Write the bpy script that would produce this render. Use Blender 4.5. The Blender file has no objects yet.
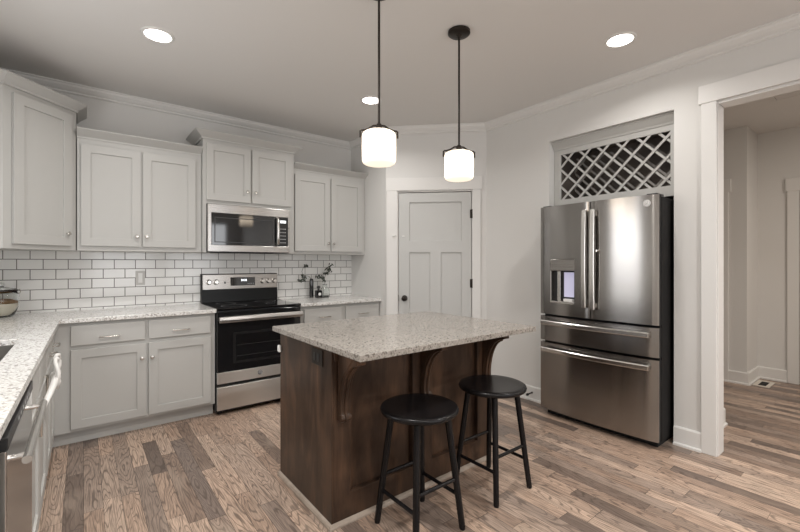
import bpy, bmesh, math, random
from mathutils import Vector, Matrix
S = bpy.context.scene
COL = S.collection
R = math.radians
random.seed(7)

# ------------------------------------------------------------------ camera
cd = bpy.data.cameras.new('camera')
cd.sensor_width = 36.0
cd.lens = 404.4 / 800 * 36
cd.shift_y = -3.1 / 800
cd.clip_start = 0.05
cam = bpy.data.objects.new('camera', cd)
COL.objects.link(cam)
cam.location = (0, 0, 1.303)
cam.rotation_euler = (R(90), 0, -0.664)
S.camera = cam

# ------------------------------------------------------------------ world, exposure
W = bpy.data.worlds.new('world')
S.world = W
W.use_nodes = True
bg = W.node_tree.nodes['Background']
bg.inputs['Color'].default_value = (0.95, 0.97, 1.0, 1)
bg.inputs['Strength'].default_value = 0.8
S.view_settings.view_transform = 'Standard'
S.view_settings.look = 'None'
S.view_settings.gamma = 1
S.view_settings.use_curve_mapping = False
S.view_settings.exposure = 0.0


def area_lamp(name, loc, rot, sx, sy, energy, color, shape='RECTANGLE', spread=180):
    l = bpy.data.lights.new(name, 'AREA')
    l.shape = shape
    l.size = sx
    l.size_y = sy
    l.energy = energy
    l.color = color
    l.spread = R(spread)
    o = bpy.data.objects.new(name, l)
    COL.objects.link(o)
    o.location = loc
    o.rotation_euler = rot
    return o


# fill lamps added as daylight from assumed, unseen rear and left windows
DAY = (0.97, 0.98, 1.0)
area_lamp('added_daylight', (0.75, -3.42, 1.45), (R(90), 0, 0), 1.2, 1.7, 26, DAY)
area_lamp('added_daylight', (2.35, -3.42, 1.45), (R(90), 0, 0), 1.2, 1.7, 26, DAY)
area_lamp('added_daylight', (-0.80, 2.46, 1.65), (R(90), 0, R(-90)), 0.8, 0.9, 11, DAY)

# ------------------------------------------------------------------ materials
MATS = {}


def mat(name, color=(0.8, 0.8, 0.8), rough=0.5, metal=0.0, spec=0.5, **kw):
    m = bpy.data.materials.new(name)
    m.use_nodes = True
    b = m.node_tree.nodes['Principled BSDF']
    b.inputs['Base Color'].default_value = (*color, 1)
    b.inputs['Roughness'].default_value = rough
    b.inputs['Metallic'].default_value = metal
    b.inputs['Specular IOR Level'].default_value = spec
    for k, v in kw.items():
        b.inputs[k.replace('_', ' ')].default_value = v
    MATS[name] = m
    return m


class NT:
    """small helper to write node graphs"""

    def __init__(s, m):
        s.t = m.node_tree
        s.b = s.t.nodes['Principled BSDF']

    def n(s, typ, **ins):
        nd = s.t.nodes.new(typ)
        for k, v in ins.items():
            if k.startswith('p_'):
                setattr(nd, k[2:], v)
            else:
                key = int(k[1:]) if k[0] == 'i' and k[1:].isdigit() else k.replace('_', ' ')
                s.put(nd.inputs[key], v)
        return nd

    def put(s, inp, v):
        if isinstance(v, bpy.types.NodeSocket):
            s.t.links.new(v, inp)
        else:
            inp.default_value = v

    def m(s, op, a, b=0.0, c=0.0):
        return s.n('ShaderNodeMath', p_operation=op, i0=a, i1=b, i2=c).outputs[0]

    def obj(s):
        return s.n('ShaderNodeTexCoord').outputs['Object']

    def xyz(s, v):
        return s.n('ShaderNodeSeparateXYZ', i0=v).outputs

    def vec(s, x, y, z):
        return s.n('ShaderNodeCombineXYZ', i0=x, i1=y, i2=z).outputs[0]

    def noise(s, v, scale, detail=2.0, rough=0.5, dist=0.0):
        return s.n('ShaderNodeTexNoise', Vector=v, Scale=scale, Detail=detail, Roughness=rough, Distortion=dist).outputs['Fac']

    def ramp(s, f, stops):
        r = s.n('ShaderNodeValToRGB', Fac=f)
        e = r.color_ramp.elements
        while len(e) < len(stops):
            e.new(0.5)
        for el, (p, c) in zip(e, stops):
            el.position = p
            el.color = (*c, 1) if len(c) == 3 else c
        return r.outputs['Color']

    def mix(s, f, a, b, mode='MIX'):
        nd = s.t.nodes.new('ShaderNodeMix')
        nd.data_type = 'RGBA'
        nd.blend_type = mode
        for i, v in ((0, f), (6, a), (7, b)):
            if isinstance(v, tuple) and len(v) == 3:
                v = (*v, 1)
            s.put(nd.inputs[i], v)
        return nd.outputs[2]

    def bump(s, h, strength, dist=0.002):
        b = s.n('ShaderNodeBump', Height=h, Strength=strength, Distance=dist)
        s.put(s.b.inputs['Normal'], b.outputs[0])


def painted(name, color, rough, scale=60, amt=0.04):
    m = mat(name, color, rough)
    t = NT(m)
    o = t.obj()
    t.bump(t.noise(o, scale, 3), amt, 0.002)
    return m


painted('wall_paint', (0.69, 0.68, 0.66), 0.7, 220, 0.06)
painted('ceiling_paint', (0.72, 0.705, 0.685), 0.85, 160, 0.10)
painted('trim_paint', (0.74, 0.73, 0.71), 0.38, 30, 0.02)
painted('cabinet_paint', (0.49, 0.485, 0.465), 0.5, 40, 0.02)
painted('door_paint', (0.54, 0.54, 0.525), 0.42, 40, 0.02)
mat('black_plastic', (0.012, 0.012, 0.013), 0.35)
mat('black_glass', (0.006, 0.006, 0.007), 0.05, spec=0.9)
mat('oven_glass', (0.010, 0.010, 0.011), 0.08, spec=0.5)
mat('dark_gap', (0.01, 0.01, 0.01), 0.8)
mat('backguard_black', (0.008, 0.008, 0.008), 0.3, spec=0.18)
mat('fridge_side', (0.006, 0.0055, 0.0055), 0.6, spec=0.2)
mat('nickel', (0.62, 0.60, 0.56), 0.25, 1.0)
mat('bronze', (0.028, 0.022, 0.018), 0.38, 0.6)
mat('white_plastic', (0.78, 0.78, 0.76), 0.4)
mat('tile_outlet', (0.55, 0.54, 0.52), 0.4)
mat('glow_white', (0.9, 0.9, 0.9), 0.5, Emission_Color=(0.9, 0.95, 1, 1), Emission_Strength=1.5)
mat('vent_paint', (0.66, 0.61, 0.54), 0.5)
mat('sink_steel', (0.45, 0.44, 0.42), 0.3, 1.0)
mat('cream', (0.72, 0.65, 0.55), 0.8)
mat('granola', (0.22, 0.12, 0.05), 0.9)
mat('leaf', (0.045, 0.055, 0.04), 0.6)
mat('twig', (0.06, 0.045, 0.03), 0.8)
mat('badge', (0.80, 0.79, 0.78), 0.4)
mat('rack_wire', (0.05, 0.05, 0.05), 0.4, 0.5)
mat('badge_ink_grey', (0.30, 0.30, 0.31), 0.4)
mat('badge_ink', (0.05, 0.05, 0.06), 0.4)
mat('button_ink', (0.45, 0.45, 0.46), 0.5)
mat('dispenser_light', (0.5, 0.5, 0.55), 0.5, Emission_Color=(0.66, 0.64, 1.0, 1), Emission_Strength=0.35)
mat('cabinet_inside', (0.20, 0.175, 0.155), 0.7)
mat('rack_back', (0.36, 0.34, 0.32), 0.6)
mat('cloth', (0.80, 0.79, 0.77), 0.9)
g = mat('clear_glass', (0.95, 0.97, 0.96), 0.02)
g.node_tree.nodes['Principled BSDF'].inputs['Transmission Weight'].default_value = 1.0
g.node_tree.nodes['Principled BSDF'].inputs['IOR'].default_value = 1.3
# lamp lens and pendant glass (both are lit lamps)
mat('lens', (0.9, 0.9, 0.9), 0.5, Emission_Color=(1, 0.96, 0.90, 1), Emission_Strength=14)
m = mat('shade_glass', (0.9, 0.86, 0.8), 0.35)
t = NT(m)
z = t.xyz(t.n('ShaderNodeTexCoord').outputs['Generated'])[2]
t.put(t.b.inputs['Emission Color'], (1.0, 0.82, 0.62, 1))
t.put(t.b.inputs['Emission Strength'], t.m('ADD', 0.85, t.m('MULTIPLY', 5.0, t.m('SUBTRACT', 1.0, t.m('MULTIPLY', 2.0, t.m('ABSOLUTE', t.m('SUBTRACT', z, 0.5)))))))

# stainless steel, brushed sideways
def steel(name, color, rough, aniso, axis='Z'):
    m = mat(name, color, rough, 1.0)
    t = NT(m)
    o = t.xyz(t.obj())
    v = t.vec(t.m('MULTIPLY', o[0], 3.0), t.m('MULTIPLY', o[1], 3.0), t.m('MULTIPLY', o[2], 500.0))
    f = t.noise(v, 1.0, 2)
    t.put(t.b.inputs['Roughness'], t.m('ADD', rough - 0.03, t.m('MULTIPLY', f, 0.06)))
    tg = t.n('ShaderNodeTangent', p_direction_type='RADIAL', p_axis=axis)
    t.put(t.b.inputs['Tangent'], tg.outputs[0])
    t.put(t.b.inputs['Anisotropic'], aniso)
    t.put(t.b.inputs['Anisotropic Rotation'], 0.25)
    return m


steel('steel', (0.74, 0.725, 0.70), 0.33, 0.93)
steel('steel_soft', (0.47, 0.455, 0.44), 0.28, 0.8)
steel('steel_bright', (0.70, 0.68, 0.65), 0.24, 0.5)
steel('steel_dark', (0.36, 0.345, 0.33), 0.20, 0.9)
steel('steel_panel', (0.40, 0.38, 0.36), 0.28, 0.6)
steel('steel_mirror', (0.55, 0.54, 0.53), 0.16, 0.3)

# granite
def granite(name, tint, dark):
    m = mat(name, (0.6, 0.6, 0.58), 0.16)
    t = NT(m)
    o = t.obj()
    T = lambda c: tuple(min(1, x * y) for x, y in zip(c, tint))
    c1 = t.ramp(t.noise(o, 105, 3, 0.65), [(0.30, T((0.48, 0.47, 0.45))), (0.46, T((0.68, 0.67, 0.645))), (0.62, T((0.78, 0.77, 0.75)))])
    v1 = t.n('ShaderNodeTexVoronoi', Vector=o, Scale=115).outputs['Color']
    c2 = t.mix(t.m('GREATER_THAN', t.xyz(v1)[0], dark), c1, T((0.34, 0.325, 0.31)))
    v2 = t.n('ShaderNodeTexVoronoi', Vector=o, Scale=150).outputs['Color']
    c3 = t.mix(t.m('GREATER_THAN', t.xyz(v2)[1], 0.90), c2, T((0.42, 0.385, 0.35)))
    c4 = t.mix(t.m('GREATER_THAN', t.xyz(v2)[2], 0.88), c3, T((0.84, 0.83, 0.81)))
    t.put(t.b.inputs['Base Color'], c4)


granite('granite', (1.0, 1.0, 1.0), 0.90)
granite('granite_tan_dimmed', (0.44, 0.41, 0.38), 0.86)  # tan stone, also darkened to stand in for weaker light on the island

# subway tile
m = mat('subway_tile', (0.7, 0.7, 0.68), 0.12)
t = NT(m)
o = t.xyz(t.obj())
br = t.n('ShaderNodeTexBrick', Vector=t.vec(t.m('ADD', o[0], 0.0218), t.m('SUBTRACT', o[2], 0.929 - 0.0805 * 2), 0.0),
         Color1=(0.80, 0.795, 0.775, 1), Color2=(0.755, 0.75, 0.73, 1), Mortar=(0.19, 0.18, 0.17, 1), Scale=1.0,
         Mortar_Size=0.0030, Mortar_Smooth=0.1, Bias=0.0, Brick_Width=0.1545, Row_Height=0.0805)
br.offset = 0.5
t.put(t.b.inputs['Base Color'], br.outputs['Color'])
t.put(t.b.inputs['Roughness'], t.m('ADD', 0.12, t.m('MULTIPLY', br.outputs['Fac'], 0.6)))
wv = t.noise(t.obj(), 14, 2)
t.bump(t.m('ADD', t.m('MULTIPLY', br.outputs['Fac'], -1.0), t.m('MULTIPLY', wv, 0.5)), 0.5, 0.002)

# oak floor, planks along Y
m = mat('oak_floor', (0.2, 0.15, 0.1), 0.3)
t = NT(m)
o = t.xyz(t.obj())
PW = 0.083
xs = t.m('DIVIDE', o[0], PW)
row = t.m('FLOOR', xs)
wn1 = t.n('ShaderNodeTexWhiteNoise', p_noise_dimensions='1D', W=row)
L = t.m('ADD', 0.55, t.m('MULTIPLY', wn1.outputs['Value'], 0.65))
ys = t.m('DIVIDE', t.m('ADD', o[1], t.m('MULTIPLY', t.xyz(wn1.outputs['Color'])[1], 7.0)), L)
colm = t.m('FLOOR', ys)
wn2 = t.n('ShaderNodeTexWhiteNoise', p_noise_dimensions='2D', Vector=t.vec(row, colm, 0.0))
rid = wn2.outputs['Value']
rc = t.xyz(wn2.outputs['Color'])
base = t.ramp(rid, [(0.0, (0.17, 0.13, 0.108)), (0.22, (0.36, 0.258, 0.197)), (0.5, (0.55, 0.395, 0.298)), (0.78, (0.68, 0.51, 0.395)), (1.0, (0.25, 0.195, 0.165))])
gx = t.m('ADD', t.m('MULTIPLY', o[0], 8.5), t.m('MULTIPLY', rc[1], 53.0))
gy = t.m('ADD', t.m('MULTIPLY', o[1], 1.15), t.m('MULTIPLY', rc[2], 71.0))
gn = t.noise(t.vec(gx, gy, 0.0), 1.0, 2.5, 0.45, 0.25)
rings = t.m('SINE', t.m('MULTIPLY', gn, 150.0))
lines = t.ramp(rings, [(0.40, (0, 0, 0)), (0.98, (1, 1, 1))])
fib = t.noise(t.vec(t.m('MULTIPLY', o[0], 260.0), t.m('MULTIPLY', o[1], 9.0), rid), 1.0, 3, 0.6)
patch = t.noise(t.vec(t.m('MULTIPLY', o[0], 5.0), t.m('MULTIPLY', o[1], 2.2), t.m('MULTIPLY', rid, 9.0)), 1.0, 2)
k1 = t.m('MULTIPLY', t.n('ShaderNodeRGBToBW', Color=lines).outputs[0], t.m('ADD', 0.15, t.m('MULTIPLY', patch, 0.85)))
cA = t.mix(k1, base, (0.055, 0.038, 0.03))
cB = t.mix(t.ramp(fib, [(0.38, (0.5, 0.5, 0.5)), (0.62, (0, 0, 0))]), cA, (0.07, 0.05, 0.04))
cB = t.mix(t.ramp(patch, [(0.55, (0, 0, 0)), (0.8, (0.55, 0.55, 0.55))]), cB, (0.50, 0.40, 0.32))
fx = t.m('FRACT', xs)
fy = t.m('FRACT', ys)
ex = t.m('MINIMUM', fx, t.m('SUBTRACT', 1.0, fx))
ey = t.m('MULTIPLY', t.m('MINIMUM', fy, t.m('SUBTRACT', 1.0, fy)), 9.0)
gap = t.m('LESS_THAN', t.m('MINIMUM', ex, ey), 0.011)
cC = t.mix(gap, cB, (0.035, 0.025, 0.02))
t.put(t.b.inputs['Base Color'], cC)
t.put(t.b.inputs['Roughness'], t.m('ADD', 0.27, t.m('MULTIPLY', fib, 0.16)))
t.bump(t.m('SUBTRACT', t.m('MULTIPLY', fib, 0.2), gap), 0.35, 0.002)

# dark stained island wood
def stained(name, a, b, c, rough):
    m = mat(name, b, rough)
    t = NT(m)
    o = t.xyz(t.obj())
    v = t.vec(t.m('MULTIPLY', o[0], 9.0), t.m('MULTIPLY', o[1], 9.0), t.m('MULTIPLY', o[2], 1.6))
    f1 = t.noise(v, 1.0, 5, 0.65, 0.6)
    v2 = t.vec(t.m('MULTIPLY', o[0], 150.0), t.m('MULTIPLY', o[1], 150.0), t.m('MULTIPLY', o[2], 5.0))
    f2 = t.noise(v2, 1.0, 3)
    f3 = t.noise(t.obj(), 5.0, 2)
    cc = t.ramp(t.m('ADD', t.m('MULTIPLY', f1, 0.65), t.m('MULTIPLY', f3, 0.35)), [(0.30, a), (0.5, b), (0.68, c)])
    cc = t.mix(t.m('MULTIPLY', f2, 0.35), cc, a)
    t.put(t.b.inputs['Base Color'], cc)
    t.bump(f2, 0.06, 0.001)
    t.put(t.b.inputs['Specular IOR Level'], 0.22)
    return m


stained('island_wood', (0.018, 0.010, 0.0065), (0.060, 0.036, 0.024), (0.145, 0.080, 0.048), 0.28)
stained('stool_wood', (0.006, 0.0055, 0.006), (0.009, 0.008, 0.0085), (0.013, 0.0115, 0.0115), 0.26)
stained('shoe_wood', (0.26, 0.215, 0.175), (0.36, 0.30, 0.25), (0.46, 0.39, 0.33), 0.4)


# ------------------------------------------------------------------ mesh builder
def frame(O, U, N):
    """local (u, n, z) -> world; U along the front, N outwards"""
    U = Vector(U).normalized()
    N = Vector(N).normalized()
    M = Matrix.Identity(4)
    for i in range(3):
        M[i][0], M[i][1], M[i][2], M[i][3] = U[i], N[i], (0, 0, 1)[i], O[i]
    return M


class MB:
    def __init__(s, M=None):
        s.bm = bmesh.new()
        s.M = M or Matrix.Identity(4)

    def v(s, p):
        return s.bm.verts.new(s.M @ Vector(p))

    def box(s, x0, y0, z0, x1, y1, z1):
        vs = [s.v((x, y, z)) for x in (x0, x1) for y in (y0, y1) for z in (z0, z1)]
        for f in ((0, 1, 3, 2), (4, 6, 7, 5), (0, 4, 5, 1), (2, 3, 7, 6), (0, 2, 6, 4), (1, 5, 7, 3)):
            s.bm.faces.new([vs[i] for i in f])
        return s

    def face(s, pts):
        s.bm.faces.new([s.v(p) for p in pts])
        return s

    def prism(s, pts, fa, fb):
        """pts 2-D outline; fa/fb map a 2-D point to the near / far 3-D point"""
        a = [s.v(fa(*p)) for p in pts]
        b = [s.v(fb(*p)) for p in pts]
        n = len(pts)
        s.bm.faces.new(a)
        s.bm.faces.new(list(reversed(b)))
        for i in range(n):
            j = (i + 1) % n
            s.bm.faces.new((a[i], b[i], b[j], a[j]))
        return s

    def tube(s, pts, rad, seg=12, cap=True):
        """tube through 3-D points; rad number or list"""
        pts = [Vector(p) for p in pts]
        if not isinstance(rad, (list, tuple)):
            rad = [rad] * len(pts)
        rings = []
        ref = None
        for i, p in enumerate(pts):
            d = (pts[min(i + 1, len(pts) - 1)] - pts[max(i - 1, 0)]).normalized()
            if ref is None:
                ref = Vector((0, 0, 1)) if abs(d.z) < 0.9 else Vector((1, 0, 0))
            a = d.cross(ref).normalized()
            b = a.cross(d).normalized()
            ref = b
            rings.append([s.v(p + (a * math.cos(k * 2 * math.pi / seg) + b * math.sin(k * 2 * math.pi / seg)) * rad[i]) for k in range(seg)])
        for r0, r1 in zip(rings, rings[1:]):
            for k in range(seg):
                s.bm.faces.new((r0[k], r0[(k + 1) % seg], r1[(k + 1) % seg], r1[k]))
        if cap:
            s.bm.faces.new(list(reversed(rings[0])))
            s.bm.faces.new(rings[-1])
        return s

    def lathe(s, prof, c=(0, 0, 0), seg=32, axis='Z'):
        """prof: list of (r, h)"""
        rings = []
        for r, h in prof:
            ring = []
            if r < 1e-6:
                P = {'Z': (0, 0, h), 'Y': (0, h, 0), 'X': (h, 0, 0)}[axis]
                ring = [s.v(Vector(c) + Vector(P))]
            else:
                for k in range(seg):
                    a = 2 * math.pi * k / seg
                    x, y = r * math.cos(a), r * math.sin(a)
                    P = {'Z': (x, y, h), 'Y': (x, h, y), 'X': (h, x, y)}[axis]
                    ring.append(s.v(Vector(c) + Vector(P)))
            rings.append(ring)
        for a, b in zip(rings, rings[1:]):
            for k in range(seg):
                k2 = (k + 1) % seg
                if len(a) == 1 and len(b) == 1:
                    continue
                if len(a) == 1:
                    s.bm.faces.new((a[0], b[k2], b[k]))
                elif len(b) == 1:
                    s.bm.faces.new((a[k], a[k2], b[0]))
                else:
                    s.bm.faces.new((a[k], a[k2], b[k2], b[k]))
        for ring, rev in ((rings[0], True), (rings[-1], False)):
            if len(ring) > 1:
                s.bm.faces.new(list(reversed(ring)) if rev else ring)
        return s

    def cells(s, us, vs, keep, fn0, fn1):
        """slab cut into cells us x vs; keep(i,j); fn0/fn1 map (u,v) to the two faces"""
        A, B = {}, {}
        def ga(i, j):
            if (i, j) not in A:
                A[i, j] = s.v(fn0(us[i], vs[j]))
                B[i, j] = s.v(fn1(us[i], vs[j]))
            return A[i, j], B[i, j]
        nu, nv = len(us) - 1, len(vs) - 1
        K = {(i, j) for i in range(nu) for j in range(nv) if keep(i, j)}
        for i, j in K:
            q = [ga(i, j), ga(i + 1, j), ga(i + 1, j + 1), ga(i, j + 1)]
            s.bm.faces.new([x[0] for x in q])
            s.bm.faces.new([x[1] for x in reversed(q)])
            for (di, dj), (a, b) in (((0, -1), (0, 1)), ((1, 0), (1, 2)), ((0, 1), (2, 3)), ((-1, 0), (3, 0))):
                if (i + di, j + dj) not in K:
                    s.bm.faces.new((q[a][0], q[b][0], q[b][1], q[a][1]))
        return s

    def build(s, name, material, parent=None, bevel=0.0, smooth=False, seg=2, loc=None):
        bmesh.ops.recalc_face_normals(s.bm, faces=s.bm.faces)
        org = Vector((0, 0, 0))
        p = parent
        while p is not None:
            org += p.location
            p = p.parent
        if loc is not None and parent is None:
            org = Vector(loc)
        if org.length > 0:
            bmesh.ops.translate(s.bm, vec=-org, verts=s.bm.verts)
        me = bpy.data.meshes.new(name)
        s.bm.to_mesh(me)
        s.bm.free()
        o = bpy.data.objects.new(name, me)
        COL.objects.link(o)
        me.materials.append(MATS[material])
        if parent is not None:
            o.parent = parent
        elif loc is not None:
            o.location = loc
        if smooth:
            for f in me.polygons:
                f.use_smooth = True
            if smooth != 'all':
                md = o.modifiers.new('es', 'EDGE_SPLIT')
                md.split_angle = R(38)
        if bevel:
            md = o.modifiers.new('bevel', 'BEVEL')
            md.width = bevel
            md.segments = seg
            md.limit_method = 'ANGLE'
            md.angle_limit = R(40)
        return o


def root(name, loc, label, cat, group=None, kind=None):
    o = bpy.data.objects.new(name, None)
    COL.objects.link(o)
    o.location = loc
    return tag(o, label, cat, group, kind)


def tag(o, label=None, cat=None, group=None, kind=None):
    if label:
        o['label'] = label
    if cat:
        o['category'] = cat
    if group:
        o['group'] = group
    if kind:
        o['kind'] = kind
    return o


def struct(name, mb, m, label=None, parent=None, **kw):
    o = mb.build(name, m, parent, **kw)
    if parent is None:
        o['kind'] = 'structure'
        if label:
            o['label'] = label
    return o


def copy_tree(o, parent=None):
    c = o.copy()
    COL.objects.link(c)
    if parent is not None:
        c.parent = parent
    for ch in list(o.children):
        copy_tree(ch, c)
    return c


# ------------------------------------------------------------------ the room
H = 2.768
YB = 4.302
XR = 3.362
XL = -0.78
struct('floor', MB().box(-1.0, -3.6, -0.08, 8.0, 4.5, 0), 'oak_floor', 'brown oak plank floor running through kitchen and hall')
struct('ceiling', MB().box(-1.0, -3.6, H, 8.0, 4.5, H + 0.08), 'ceiling_paint', 'flat grey white ceiling')
struct('wall_back', MB().box(XL - 0.12, YB, 0, 2.72, YB + 0.12, H), 'wall_paint', 'off white wall behind the range')
# left wall with an added window hole above the sink (out of the picture)
us, vs = [-3.5, 2.02, 2.90, YB], [0, 1.15, 2.15, H]
struct('wall_left', MB().cells(us, vs, lambda i, j: not (i == 1 and j == 1), lambda u, v: (XL - 0.12, u, v), lambda u, v: (XL, u, v)), 'wall_paint', 'off white wall beside the sink counter')
us, vs = [XL, 0.1, 1.4, 1.7, 3.0, 8.0], [0, 0.55, 2.35, H]
struct('wall_rear', MB().cells(us, vs, lambda i, j: not (j == 1 and i in (1, 3)), lambda u, v: (u, -3.62, v), lambda u, v: (u, -3.5, v)), 'wall_paint')  # window holes added in the unseen rear wall for the daylight lamps
# return wall and the angled pantry wall with a door hole
struct('wall_pantry_side', MB().box(2.6, 3.575, 0, 2.7, YB, H), 'wall_paint', 'short wall between counter end and pantry')
DO = (2.6, 3.571, 0)
DM = frame(DO, (0.7071, -0.7071, 0), (-0.7071, -0.7071, 0))
DW = 1.0775
us, vs = [0, 0.125, 0.935, DW], [0, 2.075, H]
struct('wall_pantry', MB(DM).cells(us, vs, lambda i, j: not (i == 1 and j == 0), lambda u, v: (u, 0, v), lambda u, v: (u, -0.11, v)), 'wall_paint', 'angled pale wall holding the pantry door')
struct('wall_pantry_inside', MB(DM).box(0.0, -0.35, 0, DW, -0.33, H), 'cabinet_inside')
# right wall: niche for the fridge, doorway to the hall
us, vs = [-3.5, -0.25, 0.832, 1.082, 2.076, 2.92], [0, 2.388, 2.413, H]
struct('wall_right', MB().cells(us, vs, lambda i, j: not ((i == 1 and j == 0) or (i == 3 and j <= 1)), lambda u, v: (XR, u, v), lambda u, v: (XR + 0.12, u, v)), 'wall_paint', 'off white wall around fridge niche and hall doorway')
nb = MB()
nb.box(XR + 0.12, 0.967, 0, 3.97, 1.082, H)
nb.box(XR + 0.12, 2.076, 0, 3.97, 2.19, H)
nb.box(3.97, 0.967, 0, 4.08, 2.19, H)
nb.box(XR + 0.12, 1.082, 2.413, 3.97, 2.076, H)
struct('wall_niche', nb, 'wall_paint', 'inside walls of the fridge niche')
# hall beyond the doorway
struct('wall_hall', MB().box(5.576, 1.117, 0, 6.043, 2.6, H), 'wall_paint', 'pale projecting wall corner in the hall')
struct('wall_hall_far', MB().box(6.043, -3.5, 0, 6.16, 2.6, H), 'wall_paint', 'far beige wall of the hall')
struct('wall_hall_end', MB().box(4.08, 2.2, 0, 5.576, 2.3, H), 'wall_paint')


# ------------------------------------------------------------------ crown, baseboards, casings
def moulding(name, path, prof, m, label=None, closed_ends=True, parent=None):
    """sweep profile (offset to the right of travel, z) along a plan path with mitres"""
    P = [Vector((p[0], p[1])) for p in path]
    n = len(P)
    dirs = [(P[i + 1] - P[i]).normalized() for i in range(n - 1)]
    nor = [Vector((d.y, -d.x)) for d in dirs]
    mb = MB()
    rows = []
    for i in range(n):
        if i == 0:
            mv = nor[0]
        elif i == n - 1:
            mv = nor[-1]
        else:
            a, b = nor[i - 1], nor[i]
            mv = (a + b) / (1 + a.dot(b))
        rows.append([mb.v((P[i].x + mv.x * q, P[i].y + mv.y * q, zz)) for q, zz in prof])
    k = len(prof)
    for r0, r1 in zip(rows, rows[1:]):
        for j in range(k):
            j2 = (j + 1) % k
            mb.bm.faces.new((r0[j], r1[j], r1[j2], r0[j2]))
    mb.bm.faces.new(rows[0])
    mb.bm.faces.new(list(reversed(rows[-1])))
    return struct(name, mb, m, label, parent)


cr = [(0, H), (0.072, H), (0.072, H - 0.008), (0.062, H - 0.012), (0.056, H - 0.026), (0.036, H - 0.045), (0.018, H - 0.056), (0.018, H - 0.066), (0.008, H - 0.072), (0, H - 0.072)]
moulding('trim_crown', [(XL, -3.5), (XL, YB), (2.6, YB), (2.6, 3.571), (2.6 + 0.7071 * DW, 3.571 - 0.7071 * DW), (XR, 2.809), (XR, -3.5)], cr, 'trim_paint', 'white crown moulding round the kitchen ceiling')
bb = [(0, 0), (0.030, 0), (0.030, 0.014), (0.016, 0.020), (0.016, 0.122), (0.010, 0.132), (0, 0.132)]
moulding('baseboard_right', [(XR, 2.80), (XR, 2.085)], bb, 'trim_paint', 'white baseboard between pantry and fridge')
moulding('baseboard_doorway', [(XR, 1.08), (XR, 0.912)], bb, 'trim_paint', 'white baseboard between fridge and doorway')
moulding('baseboard_hall', [(5.576, 2.2), (5.576, 1.117), (6.043, 1.117), (6.043, 0.87)], bb, 'trim_paint', 'white baseboard around the hall corner')
moulding('baseboard_niche', [(3.50, 0.967), (4.08, 0.967)], bb, 'trim_paint', 'white baseboard on hall side of the niche')
# doorway casing and jamb
dm = MB()
dm.box(XR - 0.02, 0.828, 0, XR, 0.914, 2.392)
dm.box(XR - 0.02, -0.342, 0, XR, -0.25, 2.392)
dm.box(XR - 0.026, -0.36, 2.392, XR, 0.928, 2.517)
dm.box(XR - 0.005, 0.822, 0, XR + 0.121, 0.832, 2.388)
dm.box(XR - 0.005, -0.25, 0, XR + 0.125, -0.23, 2.388)
dm.box(XR - 0.005, -0.25, 2.372, XR + 0.125, 0.82, 2.392)
dm.box(XR + 0.12, 0.832, 0, XR + 0.14, 0.91, 2.392)
struct('trim_doorway', dm, 'trim_paint', 'white casing around the doorway to the hall', bevel=0.002)
# hall casings
hm = MB()
hm.box(5.556, 1.272, 0, 5.576, 1.36, 2.08)
hm.box(5.552, 1.25, 2.08, 5.576, 2.19, 2.22)
struct('trim_hall_side', hm, 'trim_paint', 'white door casing on the near hall wall', bevel=0.002)
hm = MB()
hm.box(6.023, 0.775, 0, 6.043, 0.868, 2.08)
hm.box(6.017, -0.3, 2.08, 6.043, 0.882, 2.22)
hm.box(6.023, -0.28, 0, 6.043, -0.19, 2.08)
struct('trim_hall_far', hm, 'trim_paint', 'white door casing on the far hall wall', bevel=0.002)
hd = MB().box(6.028, -0.19, 0.01, 6.040, 0.772, 2.075)
struct('door_2', hd, 'door_paint', 'pale door at the right end of the hall')

# pantry door
pc = MB(DM)
pc.box(0.012, 0, 0, 0.125, 0.018, 2.10)
pc.box(0.932, 0, 0, 1.015, 0.018, 2.10)
pc.box(0.004, 0, 2.085, 1.03, 0.022, 2.222)
pc.box(0.125, -0.11, 0, 0.136, 0.004, 2.075)
pc.box(0.924, -0.11, 0, 0.935, 0.004, 2.075)
pc.box(0.125, -0.11, 2.068, 0.935, 0.004, 2.078)
struct('trim_pantry', pc, 'trim_paint', 'white casing around the pantry door', bevel=0.002)
D0, D1, DZ = 0.141, 0.919, 2.062
us = [D0, 0.257, 0.479, 0.598, 0.816, D1]
vs = [0.012, 0.25, 1.415, 1.542, 1.958, DZ]
pd = MB(DM)
def pk(i, j):
    if j == 1 and i in (1, 3):
        return False
    if j == 3 and i in (1, 2, 3):
        return False
    return True
pd.cells(us, vs, pk, lambda u, v: (u, -0.008, v), lambda u, v: (u, -0.048, v))
for a, b, c, d in ((0.257, 0.479, 0.25, 1.415), (0.598, 0.816, 0.25, 1.415), (0.257, 0.816, 1.542, 1.958)):
    pd.box(a - 0.002, -0.04, c - 0.002, b + 0.002, -0.022, d + 0.002)
door = struct('door_1', pd, 'door_paint', 'pale grey three panel pantry door with black knob', loc=DM @ Vector((D0, 0, 0)), bevel=0.003)
kb = MB(DM)
kb.lathe([(0.03, -0.008), (0.032, -0.002), (0.028, 0.003), (0.011, 0.004), (0.010, 0.03), (0.022, 0.036), (0.029, 0.048), (0.027, 0.062), (0.015, 0.070), (0, 0.071)], (0.204, 0, 0.92), 24, 'Y')
tag(struct('door_knob', kb, 'bronze', parent=door, smooth=True), 'black round knob')
for hz in (0.28, 1.085, 1.826):
    hb = MB(DM).tube([(0.926, 0.0, hz - 0.048), (0.926, 0.0, hz + 0.048)], 0.008, 10)
    hb.box(0.905, -0.008, hz - 0.045, 0.926, -0.004, hz + 0.045)
    struct('hinge', hb, 'bronze', parent=door)
struct('latch_plate', MB(DM).box(0.137, -0.01, 0.885, 0.1415, -0.004, 0.955), 'bronze', parent=door)
cl = MB(DM)
cl.box(0.07, 0.018, 1.588, 0.108, 0.03, 1.608)
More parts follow.
